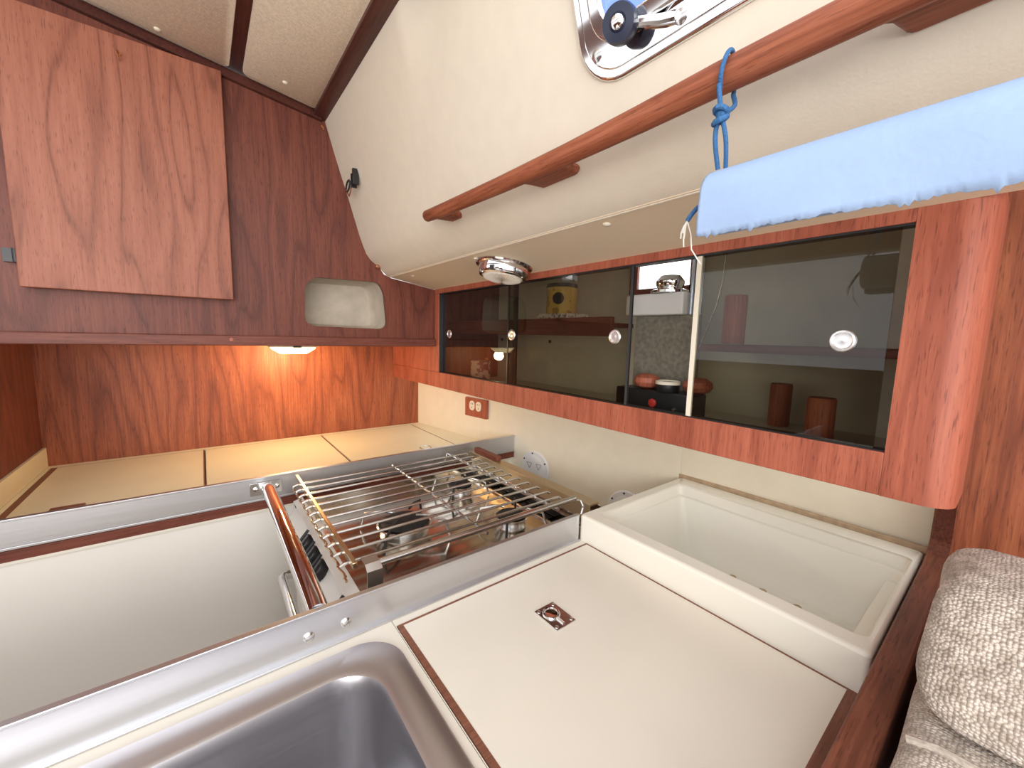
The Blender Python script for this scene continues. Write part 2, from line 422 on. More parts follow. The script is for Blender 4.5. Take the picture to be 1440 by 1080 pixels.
# port opening through the liner: local frame on the sloping plane
pn = Vector((-1, 0, -.333)).normalized(); pu = Vector((0, 1, 0)); pv = Vector((-.333, 0, 1)).normalized()
PC = Vector((.4125, .191, .892))
PC = PC + pn*((Vector((.416, 0, .890))-PC).dot(pn))
def pp(u, v, w=0): return PC+pu*u+pv*v+pn*w
mb = MB(); lo = rrect(0, 0, .385, .15, .04)
mb.loft([[pp(p[0], p[1], -.06) for p in lo], [pp(p[0], p[1], .06) for p in lo]])
bpy.context.view_layer.update()
cut(wc, mb)
# soffit strip above the locker doors
sf = struct('trim_2', MB().prism([(.548, .6565), (.7318, .627), (.7318, .660), (.548, .68)], 'y', -.9, YU+.002), SOFFIT)
struct('edge_bead', MB().tube([(.553, -.9, .6565), (.553, .3, .6565), (.553, YU-.002, .6565)], .0025, 8), LINER, sf)
for y, x in ((.478, .575), (.905, .577), (1.32, .585)):
    obj('screw_cap', MB().ball((x, y, .652), (.0075, .0075, .004), 14), CREAMP, sf)

# ---- overhead panels
def ceilz(x): return 1.1755-.134*x
ce = struct('ceiling', MB().prism([(-.62, ceilz(-.62)+.012), (.40, ceilz(.40)+.012), (.40, ceilz(.4)+.04), (-.62, ceilz(-.62)+.04)], 'y', .45, YU+.02), DARKWOOD)
def cpanel(x0, x1, y0, y1):
    n = rrect((x0+x1)/2, (y0+y1)/2, x1-x0, y1-y0, .02)
    mb = MB(); mb.loft([[(p[0], p[1], ceilz(p[0])+.011) for p in n], [(p[0], p[1], ceilz(p[0])+.001) for p in n],
                        [((p[0]-(x0+x1)/2)*.99+(x0+x1)/2, (p[1]-(y0+y1)/2)*.99+(y0+y1)/2, ceilz(p[0])-.002) for p in n]])
    return struct('ceiling_panel', mb, PANELC, ce)
for x0, x1 in ((.128, .322), (-.19, .098), (-.53, -.222)):
    cpanel(x0, x1, .47, 1.425)
for x, y in ((.222, 1.355), (-.047, 1.392)):
    obj('screw_cap', MB().ball((x, y, ceilz(x)-.003), (.007, .007, .004), 14), CREAMP, ce)
struct('trim_3', MB().prism([(.311, ceilz(.311)-.012), (.347, ceilz(.347)-.012), (.382, 1.128), (.35, 1.14), (.311, ceilz(.311)+.01)], 'y', .45, YU-.002), DARKWOOD, bevel=.002)
struct('trim_4', MB().prism([(-.62, ceilz(-.62)-.020), (.335, ceilz(.335)-.018), (.335, ceilz(.335)+.005), (-.62, ceilz(-.62)+.005)], 'y', YU-.014, YU-.0005), DARKWOOD)

# ---- opening port
port = struct('window_1', MB().ring(rrect(0, 0, .45, .225, .062, 8), rrect(0, 0, .42, .195, .05, 8), lambda p, k: pp(p[0], p[1], -.001+.010*k)), CHROME, bevel=.004)
OFF[port.name] = Vector((0, 0, 0))
struct('frame', MB().ring(rrect(0, 0, .43, .205, .054, 8), rrect(0, 0, .378, .14, .035, 8), lambda p, k: pp(p[0], p[1], .001+.008*k)), CHROME, port, bevel=.003)
struct('inner_frame', MB().ring(rrect(0, 0, .392, .152, .042, 8), rrect(0, 0, .352, .112, .028, 8), lambda p, k: pp(p[0], p[1], .004+.014*k)), CHROME, port, bevel=.004)
g = rrect(0, 0, .36, .12, .03, 8)
struct('pane', MB().loft([[pp(p[0], p[1], .004) for p in g], [pp(p[0], p[1], .009) for p in g]]), PORTG, port)
for u, v in ((.197, -.074), (.082, -.090), (-.07, -.090), (.207, .02)):
    obj('screw', MB().lathe([(.0075, 0), (.0075, .0012), (.004, .0026)], pp(u, v, .0088), pn, 14).box(0, 0, 0, 0, 0, 0), CHROME2, port)
# dog bolt with black hand wheel
kb = pp(.149, -.067, .012); ka = (pn+Vector((0, -.30, -.05))).normalized()
obj('dog_arm', MB().tube([pp(.085, -.088, .012), pp(.10, -.084, .015), pp(.125, -.074, .020), pp(.148, -.066, .018)], [.006, .006, .0055, .009], 10), CHROME, port, label='chrome dog arm')
obj('dog_bolt', MB().cyl(kb, kb+ka*.03, .006, 14), CHROME, port)
hw = obj('hand_wheel', MB().lathe([(.008, .006), (.019, .008), (.0205, .012), (.0205, .022), (.019, .026), (.010, .027), (.008, .025)], kb, ka, 28), NAVY, port, label='black knurled hand wheel')
obj('wheel_cap', MB().lathe([(.0075, .025), (.0075, .029), (.004, .031)], kb, ka, 18), CHROME, port)

# ================================================================== HANDRAIL
hr = thing('handrail', (.425, .4, .715), 'long round teak handrail along the cream cabin side under the port', 'handrail')
path = [(.427, .888, .722), (.425, .877, .7215), (.425, .80, .718), (.425, .6, .7125), (.425, .428, .710), (.425, .311, .7105), (.425, .22, .7125), (.425, .12, .7125), (.425, -.1, .7125), (.425, -.35, .7125)]
obj('rail', MB().tube(path, [.007, .0125, .0133, .0136, .0142, .0148, .0153, .0155, .0155, .0155], 24), RAILW, hr)
for y0, y1, z in ((.866, .80, .7135), (.555, .445, .705), (.118, -.17, .7065)):
    L = abs(y1-y0); ym = (y0+y1)/2
    prof = [(y0, -.014), (y0-.012, .03), (y0-.018, .062), (y1+.018, .062), (y1+.012, .03), (y1, -.014)]
    a = Vector((.052, 0, .002)).normalized()
    mb = MB(); loops = []
    for d, wz, k in ((.0, .0065, 1.12), (.014, .0075, .95), (.026, .0078, .86), (.052, .0078, .82)):
        cx_, cz_ = .425+a.x*d, z+.006+a.z*d
        n = rrect(ym, cz_, L*k, wz*2, .009, 4)
        loops.append([(cx_, p[0], p[1]) for p in n])
    mb.loft(loops)
    obj('foot', mb, RAILW, hr)

# ================================================================== PAPER TOWEL
ry, rz_, rx = .215, .592, .432
pt = thing('paper_towel_roll', (rx, .06, rz_), 'pale blue paper towel roll hanging with a torn loose sheet', 'paper towel')
mb = MB()
def circ(r, y, n=40, wob=.0): return [(rx+r*math.cos(2*PI*k/n), y, rz_+r*math.sin(2*PI*k/n)) for k in range(n)]
mb.loft([circ(.013, ry), circ(.029, ry), circ(.030, ry-.003), circ(.030, -.09), circ(.013, -.09)], False, False)
obj('roll', mb, PAPER, pt)
obj('core', MB().loft([circ(.013, ry-.002), circ(.0118, ry-.002), circ(.0118, -.088), circ(.013, -.088)], False, False), CARD, pt)
# loose sheet: wraps over the top of the roll and falls in front
prof = []
for k in range(9):
    a = PI*.42+PI*.58*k/8
    prof.append((rx+.0322*math.cos(a), rz_+.0322*math.sin(a)))
for q in ((-.0014, -.012), (-.0022, -.024), (-.0022, -.033), (-.0018, -.0375)):
    prof.append((rx-.0322+q[0], rz_+q[1]))
mb = MB(); ny = 130; grid = []
for j in range(ny+1):
    y = ry+.002-(ry+.002+.088)*j/ny; row = []
    for k, (x, z) in enumerate(prof):
        w = .0012*math.sin(y*38+k*.5)*(k/len(prof))
        zz = z
        if k == len(prof)-1:
            zz = z+random.choice((0, 0, 0, .0009, -.0008, .0015))-(.006*(j/ny))
            if random.random() < .06: zz -= .003
        row.append(mb.bm.verts.new((x+w, y, zz)))
    grid.append(row)
for a, b in zip(grid, grid[1:]):
    for k in range(len(a)-1): mb.face([a[k], b[k], b[k+1], a[k+1]])
sh = obj('loose_sheet', mb, PAPER, pt, smooth=60)
sm = sh.modifiers.new('thick', 'SOLIDIFY'); sm.thickness = .0006
# ---- blue cord
cd = thing('cord', (.425, .22, .735), 'knotted blue cord with frayed white end looped over the handrail', 'cord')
cy, hx, hz = .209, .425, .7125
loop = []
for k in range(15):
    a = -PI*.30+PI*1.6*k/14
    loop.append((hx+(.0188)*math.cos(a), cy+.004*math.sin(k*.5), hz+.0188*math.sin(a)))
kn = Vector((hx-.015, cy-.002, hz-.042))
left = [(hx-.017, cy+.001, hz-.016), (hx-.017, cy-.001, hz-.030), tuple(kn)]
lp = [tuple(kn+Vector((.002, -.003, 0))), (hx+.003, cy-.006, hz-.030)]+loop+left
obj('loop', MB().tube(smooth_path(lp, 4), .0022, 10), CORD, cd)
obj('knot', MB().tube([kn+Vector((.0048*math.cos(t)*(1+.2*math.cos(2*t)), .0055*math.sin(t), .0065*math.sin(t*.5+.3)-.002)) for t in [2*PI*k/16*1.9 for k in range(17)]], .0029, 10).ball(kn, (.004, .005, .006), 12), CORD, cd)
for dy, dx in ((.0045, 0), (-.004, .002)):
    obj('strand_leg', MB().tube(smooth_path([kn+Vector((0, dy*.3, -.004)), kn+Vector((.001, dy*.95, -.014)), kn+Vector((.004+dx, dy*1.1, -.027)), (rx-.008+dx, cy+dy*.8, rz_+.0325)], 5), .0022, 10), CORD, cd)
tail = [(rx, ry+.001, rz_), (rx-.004, ry+.006, rz_+.003), (rx-.012, ry+.012, rz_-.001), (rx-.016, ry+.017, rz_-.008), (rx-.018, ry+.021, rz_-.015)]
obj('tail', MB().tube(smooth_path(tail, 5), .0024, 10), CORD, cd)
e = Vector(tail[-1])
for k, (dy, dz, c) in enumerate(((.004, -.012, 0), (.0065, -.017, .001), (.003, -.026, .001), (.0045, -.02, -.001), (-.016, -.046, .007))):
    obj('frayed_strand', MB().tube([e, e+Vector((.0003*k, dy*.5+c*.5, dz*.3)), e+Vector((.0006*k, dy*.8+c, dz*.65)), e+Vector((.001*k, dy, dz))], .0007, 6), STRAND, cd, label='frayed white strand')

# ================================================================== LOCKER WITH GLASS DOORS
cb = thing('glazed_locker', (XF, .7, .245), 'wide mahogany locker with dark sliding glass doors on the hull side', 'cabinet')
X0, X1 = XF, XF+.018
OY0, OY1, OZ0, OZ1 = .105, 1.414, .305, .610
obj('face_frame', MB().box(X0, X1, OY0, YB-.001, .244, OZ0).box(X0, X1, OY0, YU-.002, OZ1, .640).box(X0, X1, OY1, YU-.002, OZ0, OZ1).box(X0, X1, OY1+.03, YB-.001, OZ0, .404), FACE, cb, bevel=.0015)
n = [(X0+.03, OY0), (X0, OY0)]+[(X0+.033-.033*math.cos(t), .068-.033*math.sin(t)) for t in [PI/2*k/8 for k in range(9)]]+[(X0+.12, .035), (X0+.12, .055), (X0+.03, .055)]
obj('end_post', MB().prism(n, 'z', .244, .640), FACE, cb, label='rounded mahogany end post')
obj('bottom', MB().box(X1, 1.03, .06, 1.43, .262, .275), LOCKER, cb)
obj('back', MB().box(1.03, 1.04, .06, 1.43, .262, .70), LOCKER, cb)
obj('top', MB().box(X1, 1.03, .06, 1.43, .69, .70), LOCKER, cb)
obj('side', MB().box(X1, 1.03, 1.43, 1.44, .262, .70), TEAK_V, cb)
obj('side', MB().box(X1+.10, 1.03, .046, .06, .244, .70), TEAK_V, cb)
obj('track', MB().box(X0+.003, X1+.006, OY0, OY1, OZ0-.004, OZ0+.002).box(X0+.003, X1+.006, OY0, OY1, OZ1-.003, OZ1+.004).box(X0+.003, X1+.006, OY1-.006, OY1, OZ0, OZ1), BLACK, cb, label='black door track')
obj('shelf', MB().box(.80, 1.03, .735, 1.428, .486, .498), TEAK_Y, cb)
obj('shelf_fiddle', MB().box(.786, .80, .625, 1.428, .458, .506), TEAK_Y, cb, bevel=.002)
obj('shelf', MB().box(.79, 1.03, .061, .41, .432, .446), TEAK_Y, cb, bevel=.002)
def pane(name, x, y0, y1, pulls, edge=None):
    p = obj(name, MB().box(x, x+.004, y0, y1, OZ0-.001, OZ1+.001), SMOKED, cb)
    for y in pulls:
        f = obj('finger_pull', MB().lathe([(.0155, 0), (.0165, .001), (.015, .003), (.0125, .0035), (.011, .0015), (.004, .0008), (.0001, .0018)], (x, y, .4565), (-1, 0, 0), 28), PULL, p)
    for (a, b, m) in (edge or []):
        obj('edge_strip', MB().box(x-.0008, x+.0048, a, b, OZ0, OZ1), m, p)
    return p
pane('glass_door', X1-.002, .945, 1.408, (1.356,), [(.945, .960, DARKGREY)])
pane('glass_door', X0+.005, .532, .975, (.953, .573), [(.532, .538, DARKGREY), (.972, .975, BLACK)])
pane('glass_door', X0+.005, .118, .394, (.166,), [(.385, .394, CREAMP)])
for y, z in ((1.02, .44), (.80, .437), (1.24, .44)):
    obj('shelf_pin', MB().cyl((1.0295, y*1.37, z), (1.026, y*1.37, z), .006, 10), BLACK, cb)

# ---- things in the locker
tn = thing('coffee_tin', (.86, .872, .5215), 'mustard yellow round tin with dark badge on the locker shelf', 'tin')
obj('body', MB().lathe([(.044, 0), (.045, .002), (.045, .076), (.043, .078)], (.86, .872, .5215), seg=32), TINLAB, tn)
obj('badge', MB().lathe([(.017, 0), (.017, .001)], (.8195, .845, .565), (-.86, -.52, 0), 24), BLACK, tn)
obj('lid', MB().lathe([(.046, 0), (.046, .008), (.043, .01)], (.86, .872, .5995)), BLACK, tn)
bx = obj('carton', MB().box(.812, .90, .80, .93, .4985, .521), BOXP, bevel=.001); tag(bx, 'flat printed carton under the mustard yellow tin', 'box')
ct = thing('canister', (.85, 1.295, .276), 'pink and maroon patterned canister behind the first glass door', 'canister')
obj('body', MB().lathe([(.036, 0), (.038, .003), (.038, .072), (.037, .074)], (.85, 1.295, .276)), CUPP, ct)
obj('lid', MB().lathe([(.039, 0), (.039, .006), (.036, .008)], (.85, 1.295, .35)), CUPP, ct)
PEG = 'upright teak pegs in the right locker'
for (x, y, z, h, r), lab in (((.86, .372, .447, .098, .021), 'teak peg standing on the thin locker shelf'),
                       ((.97, .312, .276, .09, .020), 'darker teak peg on the locker floor further back'),
                       ((.845, .209, .276, .083, .021), 'teak peg on the locker floor nearest the glass')):
    o = obj('peg', MB().lathe([(r*.96, 0), (r, .003), (r, h-.004), (r*.93, h)], (x, y, z), seg=28), PEGW); tag(o, lab, 'peg', PEG)
# the open gap between the second and third pane; glass reflection built solid behind it
o = obj('reflection_panel', MB().prism([(.925, .276), (.931, .276), (.931, .515), (.925, .515)], 'y', .476, .80) if False else MB().box(.925, .931, .476, .652, .2755, .513), REFLDARK); tag(o, 'grey brown panel standing in for the dark reflection in the glass', 'reflection')  # panel added in place of the dark reflection below the sill
o = obj('reflected_coaming', MB().box(.905, .965, .512, .675, .514, .568), WHITE, bevel=.004); tag(o, 'short white block standing in for the reflected cockpit side', 'board')  # white block put in for the reflected cockpit side
w2 = struct('reflected_sky', MB().box(1.018, 1.024, .55, .715, .595, .69), REFLSKY)  # added glowing sheet in place of the sky mirrored in the glass
struct('frame', MB().box(1.008, 1.029, .715, .74, .57, .69).box(1.008, 1.029, .545, .715, .572, .596).box(1.008, 1.029, .53, .556, .57, .69), TEAK_V, w2)  # teak surround added as the edge of the mirrored sky
wn = thing('reflected_winch', (.935, .566, .568), 'small chrome dome standing in for a winch reflected in the glass', 'fitting')  # solid dome put in for a winch mirrored in the glass
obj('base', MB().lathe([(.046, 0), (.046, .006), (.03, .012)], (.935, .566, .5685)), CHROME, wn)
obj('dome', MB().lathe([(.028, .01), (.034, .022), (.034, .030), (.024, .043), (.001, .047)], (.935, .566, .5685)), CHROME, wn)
for k, y in enumerate((.481, .490, .500)):
    o = obj('reflected_strip', MB().cyl((.93-.004*k, y, .514), (.93-.004*k, y, .688), .0042, 12), BLUESTRIP)  # added tubes for blue strips reflected in the glass
    tag(o, ('slim blue grey strip of the glass reflection, nearest the third pane', 'slim blue grey strip of the glass reflection, middle of three', 'slim blue grey strip of the glass reflection, nearest the chrome dome')[k], 'tube', 'blue grey strips of the glass reflection')
dk = thing('black_radio', (.86, .53, .276), 'black box with red button on the locker floor', 'radio')
obj('case', MB().box(.84, .90, .435, .64, .276, .332), BLACK, dk, bevel=.003)
obj('button', MB().lathe([(.010, 0), (.010, .003), (.008, .004)], (.84, .533, .303), (-1, 0, 0), 18), REDP, dk, label='red button')
obj('dial', MB().lathe([(.004, 0), (.004, .003)], (.84, .478, .295), (-1, 0, 0), 14), CHROME2, dk)
o = obj('wooden_ball', MB().lathe([(.012, 0), (.026, .006), (.032, .016), (.03, .027), (.018, .035), (.001, .037)], (.872, .573, .332), seg=28), PEGW); tag(o, 'squat turned wooden pot on the black box, left one', 'pot', 'turned wooden pots')
o = obj('wooden_ball', MB().lathe([(.012, 0), (.026, .006), (.032, .016), (.03, .027), (.018, .035), (.001, .037)], (.885, .450, .332), seg=28), PEGW); tag(o, 'squat turned wooden pot half hidden by the pale pane edge', 'pot', 'turned wooden pots')
jar = thing('dark_jar', (.855, .506, .332), 'small dark jar with pale rimmed lid on the black box', 'jar')
obj('body', MB().lathe([(.024, 0), (.026, .003), (.026, .016), (.024, .018)], (.855, .506, .332)), BLACK, jar)
obj('lid', MB().lathe([(.0275, .018), (.0275, .025), (.024, .026), (.023, .0235), (.001, .0235)], (.855, .506, .332)), CREAMP, jar, label='pale rim lid')
o = obj('wire', MB().tube([(.752, .350, .606), (.752, .352, .56), (.752, .36, .515), (.752, .375, .47), (.752, .384, .44)], .0016, 8), CHROME2); tag(o, 'thin bright wire hanging behind the third glass door', 'wire')

# ================================================================== UPPER LOCKER DOOR
ld = thing('locker_door', (-.12, YU-.03, .535), 'square teak overlay door on the upper bulkhead', 'door')
obj('panel', MB().box(-.322, .079, YU-.032, YU-.012, .537, 1.147), TEAK_DOOR, ld, bevel=.002)
obj('hinge_leaf', MB().box(-.345, -.322, YU-.018, YU-.001, .592, .622).cyl((-.3245, YU-.022, .592), (-.3245, YU-.022, .622), .005, 12), BLACK, ld)
obj('hinge_leaf', MB().box(-.345, -.322, YU-.018, YU-.001, 1.02, 1.05).cyl((-.3245, YU-.022, 1.02), (-.3245, YU-.022, 1.05), .005, 12), BLACK, ld)
obj('cup_hook', MB().tube([(-.123, YU-.031, 1.105), (-.123, YU-.045, 1.105), (-.123, YU-.05, 1.096), (-.123, YU-.045, 1.088), (-.123, YU-.040, 1.09)], .002, 8).lathe([(.005, 0), (.005, .002)], (-.123, YU-.032, 1.105), (0, -1, 0), 12), COPPER, ld)
obj('frame_back', MB().box(-.31, .06, YU-.012, YU-.0005, .55, 1.13), TEAK_V, ld)

# ================================================================== LAMPS
lp_ = thing('shelf_lamp', (.265, 1.655, .405), 'lit warm oval lamp under the bulkhead shelf', 'lamp')
obj('base', MB().loft([[(.265+p[0], 1.655+p[1], .4045) for p in rrect(0, 0, .165, .09, .044)], [(.265+p[0], 1.655+p[1], .394) for p in rrect(0, 0, .16, .085, .042)]]), CREAMP, lp_)
obj('lens', MB().loft([[(.265+p[0], 1.655+p[1], .394) for p in rrect(0, 0, .15, .078, .038)], [(.265+p[0], 1.655+p[1], .388) for p in rrect(0, 0, .146, .074, .036)], [(.265+p[0], 1.655+p[1], .370) for p in rrect(0, 0, .09, .05, .024)]]), GLOW, lp_, label='glowing cream lens')
obj('switch', MB().box(.257, .283, 1.606, 1.612, .393, .399), BLACK, lp_)
dl = thing('dome_light', (.648, .875, .641), 'round chrome dome light on the cream soffit', 'lamp')
ax = Vector((-.155, 0, -1)).normalized(); c0 = Vector((.645, .875, .6405))
obj('base_ring', MB().lathe([(.075, 0), (.077, .003), (.075, .007), (.064, .009), (.063, .010)], c0, ax, 48), CHROME, dl)
obj('bezel', MB().lathe([(.066, .009), (.0665, .026), (.062, .033), (.055, .035), (.054, .033)], c0, ax, 48), CHROME, dl)
mb = MB(); seg = 96; loops = []
for r, h in ((.0555, .031), (.050, .037), (.036, .042), (.018, .045), (.001, .046)):
    u = ax.orthogonal().normalized(); w = ax.cross(u)
    loops.append([c0+ax*(h+(.0011 if k % 2 else 0)*(2.2 if .01 < r < .052 else 0))+(u*math.cos(2*PI*k/seg)+w*math.sin(2*PI*k/seg))*r for k in range(seg)])
mb.loft(loops)
obj('lens', mb, LENS, dl, smooth=15)
u = ax.orthogonal().normalized(); w = ax.cross(u)
for k in range(3):
    a = 2*PI*k/3+.9
    obj('screw', MB().lathe([(.003, 0), (.003, .002), (.001, .003)], c0+ax*.033+(u*math.cos(a)+w*math.sin(a))*.0595, ax, 12), CHROME, dl)
d = Vector((-.87, -.5, 0)).normalized(); sp = c0+ax*.018+d*.063
obj('switch', MB().lathe([(.008, 0), (.008, .008)], sp, d, 4), BLACK, dl)

# ================================================================== CLIP
cl = thing('line_clip', (.405, 1.30, .92), 'small black clip with wire ring on the cream cabin side', 'clip')
bp_ = Vector((.399, 1.30, .918)); 
obj('clip_plate', MB().box(.386, .404, 1.302, 1.312, .90, .945), BLACK, cl, bevel=.001)
obj('clip_plate', MB().box(.386, .404, 1.322, 1.327, .895, .935), BLACK, cl, bevel=.001)
obj('ring', MB().tube([(.385+.004*math.cos(t), 1.352+.034*math.cos(t), .905+.014*math.sin(t)) for t in [2*PI*k/24 for k in range(24)]], .0028, 8, True), DARKGREY, cl)
obj('tab', MB().tube([(.385, 1.375, .90), (.388, 1.352, .876), (.388, 1.34, .882), (.39, 1.325, .905)], .002, 6), COPPER, cl)

# ================================================================== AFT COUNTER
ac = thing('aft_counter', (.2, 1.55, -.03), 'cream counter along the bulkhead behind a metal fiddle', 'counter')
lids = [(-.399, -.0145), (-.0105, .3925), (.3965, .812)]
wt = obj('worktop', MB().prism([(-.412, YA+.006), (hullx(YA)-.001, YA+.006), (hullx(YB)-.001, YB-.001), (-.412, YB-.001)], 'z', -.03, 0), LAM_AFT, ac)
cut(wt, MB().box(-.401, .8125, YA+.02, 1.8575, -.02, .02))
obj('front_panel', MB().box(-.9, .95, YA+.002, YA+.02, -.9, -.034), PANEL_LIT, ac)
fd = obj('fiddle', MB().box(-.9, hullx(YA)-.003, YA-.001, YA+.005, 0, .056).box(-.9, hullx(YA)-.003, YA-.004, YA+.008, .055, .060).box(-.9, hullx(YA)-.003, YA-.003, YA+.004, -.006, 0), ALU, ac, bevel=.001, label='brushed metal fiddle rail')
obj('trim_strip', MB().box(-.9, hullx(YA)-.003, YA-.002, YA+.004, -.030, -.007), TEAK_X, ac, label='brown trim strip below the fiddle')
obj('lower_bead', MB().box(-.9, hullx(YA)-.003, YA-.003, YA+.004, -.036, -.030), LAM, ac)
for k, (a, b) in enumerate(lids):
    lab = ('leftmost cream lid in the aft counter, brown strip along its left edge', 'middle cream lid in the aft counter, between two seams', 'right cream lid in the aft counter, with finger ring, near the hull')[k]
    c = thing('counter_lid', ((a+b)/2, 1.55, -.018), lab, 'lid', 'aft counter lids')
    l, r = a, b
    if k == 0: l = a+.014; obj('edge_strip', MB().box(a, a+.014, YA+.022, 1.856, -.018, .0008), INLAY, c, label='brown edge strip')
    if k == 2: r = b-.004; obj('edge_strip', MB().box(b-.004, b, YA+.022, 1.856, -.018, .0008), INLAY, c, label='brown edge strip')
    if k < 2: r = b-.0035; obj('edge_strip', MB().box(b-.0035, b, YA+.022, 1.856, -.018, .0006), INLAY, c, label='brown edge strip')
    obj('panel', MB().box(l, r, YA+.022, 1.854, -.018, .0005), LAM_AFT, c)
    obj('back_strip', MB().box(l, r, 1.8542, 1.8568, -.018, .0004), INLAY, c)
    if k == 2:
        obj('finger_ring', MB().tube([(.688+.022*math.cos(t), 1.44+.022*math.sin(t), .001) for t in [2*PI*i/24 for i in range(24)]], .0018, 8, True), CHROME2, c)
    if k == 0:
        obj('latch_block', MB().box(-.315, -.255, 1.408, 1.424, .0005, .006), INLAY, c, bevel=.001)

# ---- outlet
ot = thing('power_outlet', (.94, 1.443, .14), 'double outlet on a square teak block under the locker', 'outlet')
dv = Vector((-.1664, 1, 0)).normalized(); nv = Vector((-1, -.1664, 0)).normalized(); oc = Vector((hullx(1.443), 1.443, .141))
def hp(u, z, w): return oc+dv*u+nv*w+Vector((0, 0, z))
def hloft(pts, w0, w1): return MB().loft([[hp(p[0], p[1], w0) for p in pts], [hp(p[0], p[1], w1) for p in pts]])
obj('block', hloft([(-.069, -.041), (.069, -.041), (.069, .041), (-.069, .041)], .0005, .014), FACE, ot, bevel=.002)
for s in (-1, 1):
    rp = obj('receptacle', hloft(rrect(s*.0205, .008, .033, .042, .0155), .0135, .0165), CREAMP, ot, label='cream outlet face')
    for u_, z_ in ((-.006, .016), (.006, .016), (0, -.001)):
        obj('slot', hloft(rrect(s*.0205+u_, z_, .003, .007, .0012, 2), .0163, .0168), BLACK, rp)
obj('centre_screw', hloft(rrect(0, .008, .005, .005, .0024, 3), .0138, .0155), CHROME2, ot)
# ---- deck plates on the hull liner
for k, (y, z, lab) in enumerate(((1.115, -.05, 'round white inspection plate on the hull behind the stove'), (.735, -.098, 'white inspection plate half hidden behind the moulded bin'))):
    oc = Vector((hullx(y), y, z))
    c = thing('inspection_plate', oc, lab, 'plate', 'white inspection plates')
    obj('flange', MB().lathe([(.068, .0005), (.068, .004), (.064, .007), (.052, .007)], oc, nv, 40), WHITE, c)
    obj('cover', MB().lathe([(.0505, .003), (.0505, .0075), (.049, .0085), (.001, .0085)], oc, nv, 40), WHITE, c)
    for a in (30, 80, 150, 210, 270, 330):
        q = math.radians(a); o_ = oc+dv*(.059*math.cos(q))+Vector((0, 0, .059*math.sin(q)))+nv*.007
        obj('screw', MB().lathe([(.0035, 0), (.0035, .001)], o_, nv, 10), BLACK, c)
    for a in (.5, 2.6):
        q = oc+nv*.0086
        tri = [q+dv*(.042*math.cos(a))+Vector((0, 0, .042*math.sin(a))), q+dv*(.022*math.cos(a+.55))+Vector((0, 0, .022*math.sin(a+.55))), q+dv*(.022*math.cos(a-.55))+Vector((0, 0, .022*math.sin(a-.55)))]
        obj('finger_notch', MB().tube(tri, .0012, 6, True), DARKGREY, c)

# ================================================================== FORWARD COUNTER
fc = thing('forward_counter', (.2, .32, -.03), 'near cream counter holding the steel sink and the icebox lid', 'counter')
w1 = obj('worktop', MB().box(-.9, .2130, .077, YF-.006, -.03, 0), LAM, fc)
srim = rrect(-.04, .34, .484, .414, .055, 8)
cut(w1, MB().prism(rrect(-.04, .34, .44, .37, .04, 8), 'z', -.1, .1))
w2_ = obj('worktop', MB().box(.2140, .652, .077, YF-.006, -.03, 0), LAM, fc)
cut(w2_, MB().box(.2150, .6505, .0865, .5535, -.02, .1))
obj('front_panel', MB().box(-.9, .6, YF-.02, YF-.004, -.9, -.034), LAM, fc)
ff = obj('fiddle', MB().box(-.9, .648, YF-.005, YF+.001, -.03, .056).box(-.9, .648, YF-.007, YF+.003, .0555, .060).box(-.9, .648, YF-.012, YF-.004, 0, .0035).box(.642, .648, YF-.006, YF+.002, -.03, .0595), ALU, fc, bevel=.001, label='brushed metal fiddle rail')
for x in (.097, .147):
    obj('screw', MB().lathe([(.0075, 0), (.0075, .001), (.005, .0035), (.001, .004)], (x, YF-.005, .024), (0, -1, 0), 18), CHROME2, ff)
# ---- sink
sk = thing('sink', (-.04, .34, 0), 'stainless steel sink set in the near counter', 'sink')
inn = rrect(-.046, .33, .414, .344, .055, 8)
mb = MB()
def lz(pts, z, f=1.0, c=(-.046, .33)): return [(c[0]+(p[0]-c[0])*f, c[1]+(p[1]-c[1])*f, z) for p in pts]
mb.loft([lz(srim, .0005), lz(srim, .004, .997, (-.04, .34)), lz(srim, .006, .985, (-.04, .34)), lz(inn, .0065, 1.03), lz(inn, .004)], False, False)
obj('rim', mb, RIM, sk)
obj('basin', MB().loft([lz(inn, .0045), lz(inn, -.003, .985), lz(inn, -.02, .975), lz(inn, -.13, .93), lz(inn, -.148, .89), lz(inn, -.155, .80)], False, True), STEEL, sk, recalc=False)
obj('drain', MB().lathe([(.04, 0), (.04, .002), (.03, .003), (.028, .001), (.001, .001)], (-.046, .33, -.1545)), CHROME2, sk)
# ---- icebox lid
il = thing('icebox_lid', (.43, .32, -.018), 'large cream icebox lid edged in brown with flush pull', 'lid')
obj('panel', MB().box(.2245, .6465, .0975, .5485, -.018, .0008), LAM, il)
obj('edging', MB().box(.2160, .2245, .0875, .5525, -.018, .0012).box(.6465, .6498, .0875, .5525, -.018, .0012).box(.2245, .6465, .5485, .5525, -.018, .0012).box(.2245, .6465, .0875, .0975, -.018, .0012), INLAY, il, label='brown wooden edging')
pl = obj('pull_plate', MB().box(.409, .451, .397, .451, .0006, .0028), CHROME2, il, bevel=.0006, label='metal flush pull plate')
PLC = (.428, .43)
obj('pull_ring', MB().tube([(PLC[0]+.0125*math.cos(t), PLC[1]+.0125*math.sin(t), .0034) for t in [2*PI*i/28 for i in range(28)]], .0022, 10, True).tube([(PLC[0], PLC[1]-.013, .0034), (PLC[0], PLC[1]-.029, .0034)], .0026, 8), CHROME, pl)
obj('pull_cup', MB().lathe([(.0105, 0), (.0095, .0012), (.001, .0006)], (PLC[0], PLC[1], .0026), seg=24), CHROME, pl)
for x in (.414, .446):
    for y in (.403, .445):
        obj('screw', MB().lathe([(.0032, 0), (.0032, .0008), (.001, .0014)], (x, y, .0027), seg=12), CHROME, pl)
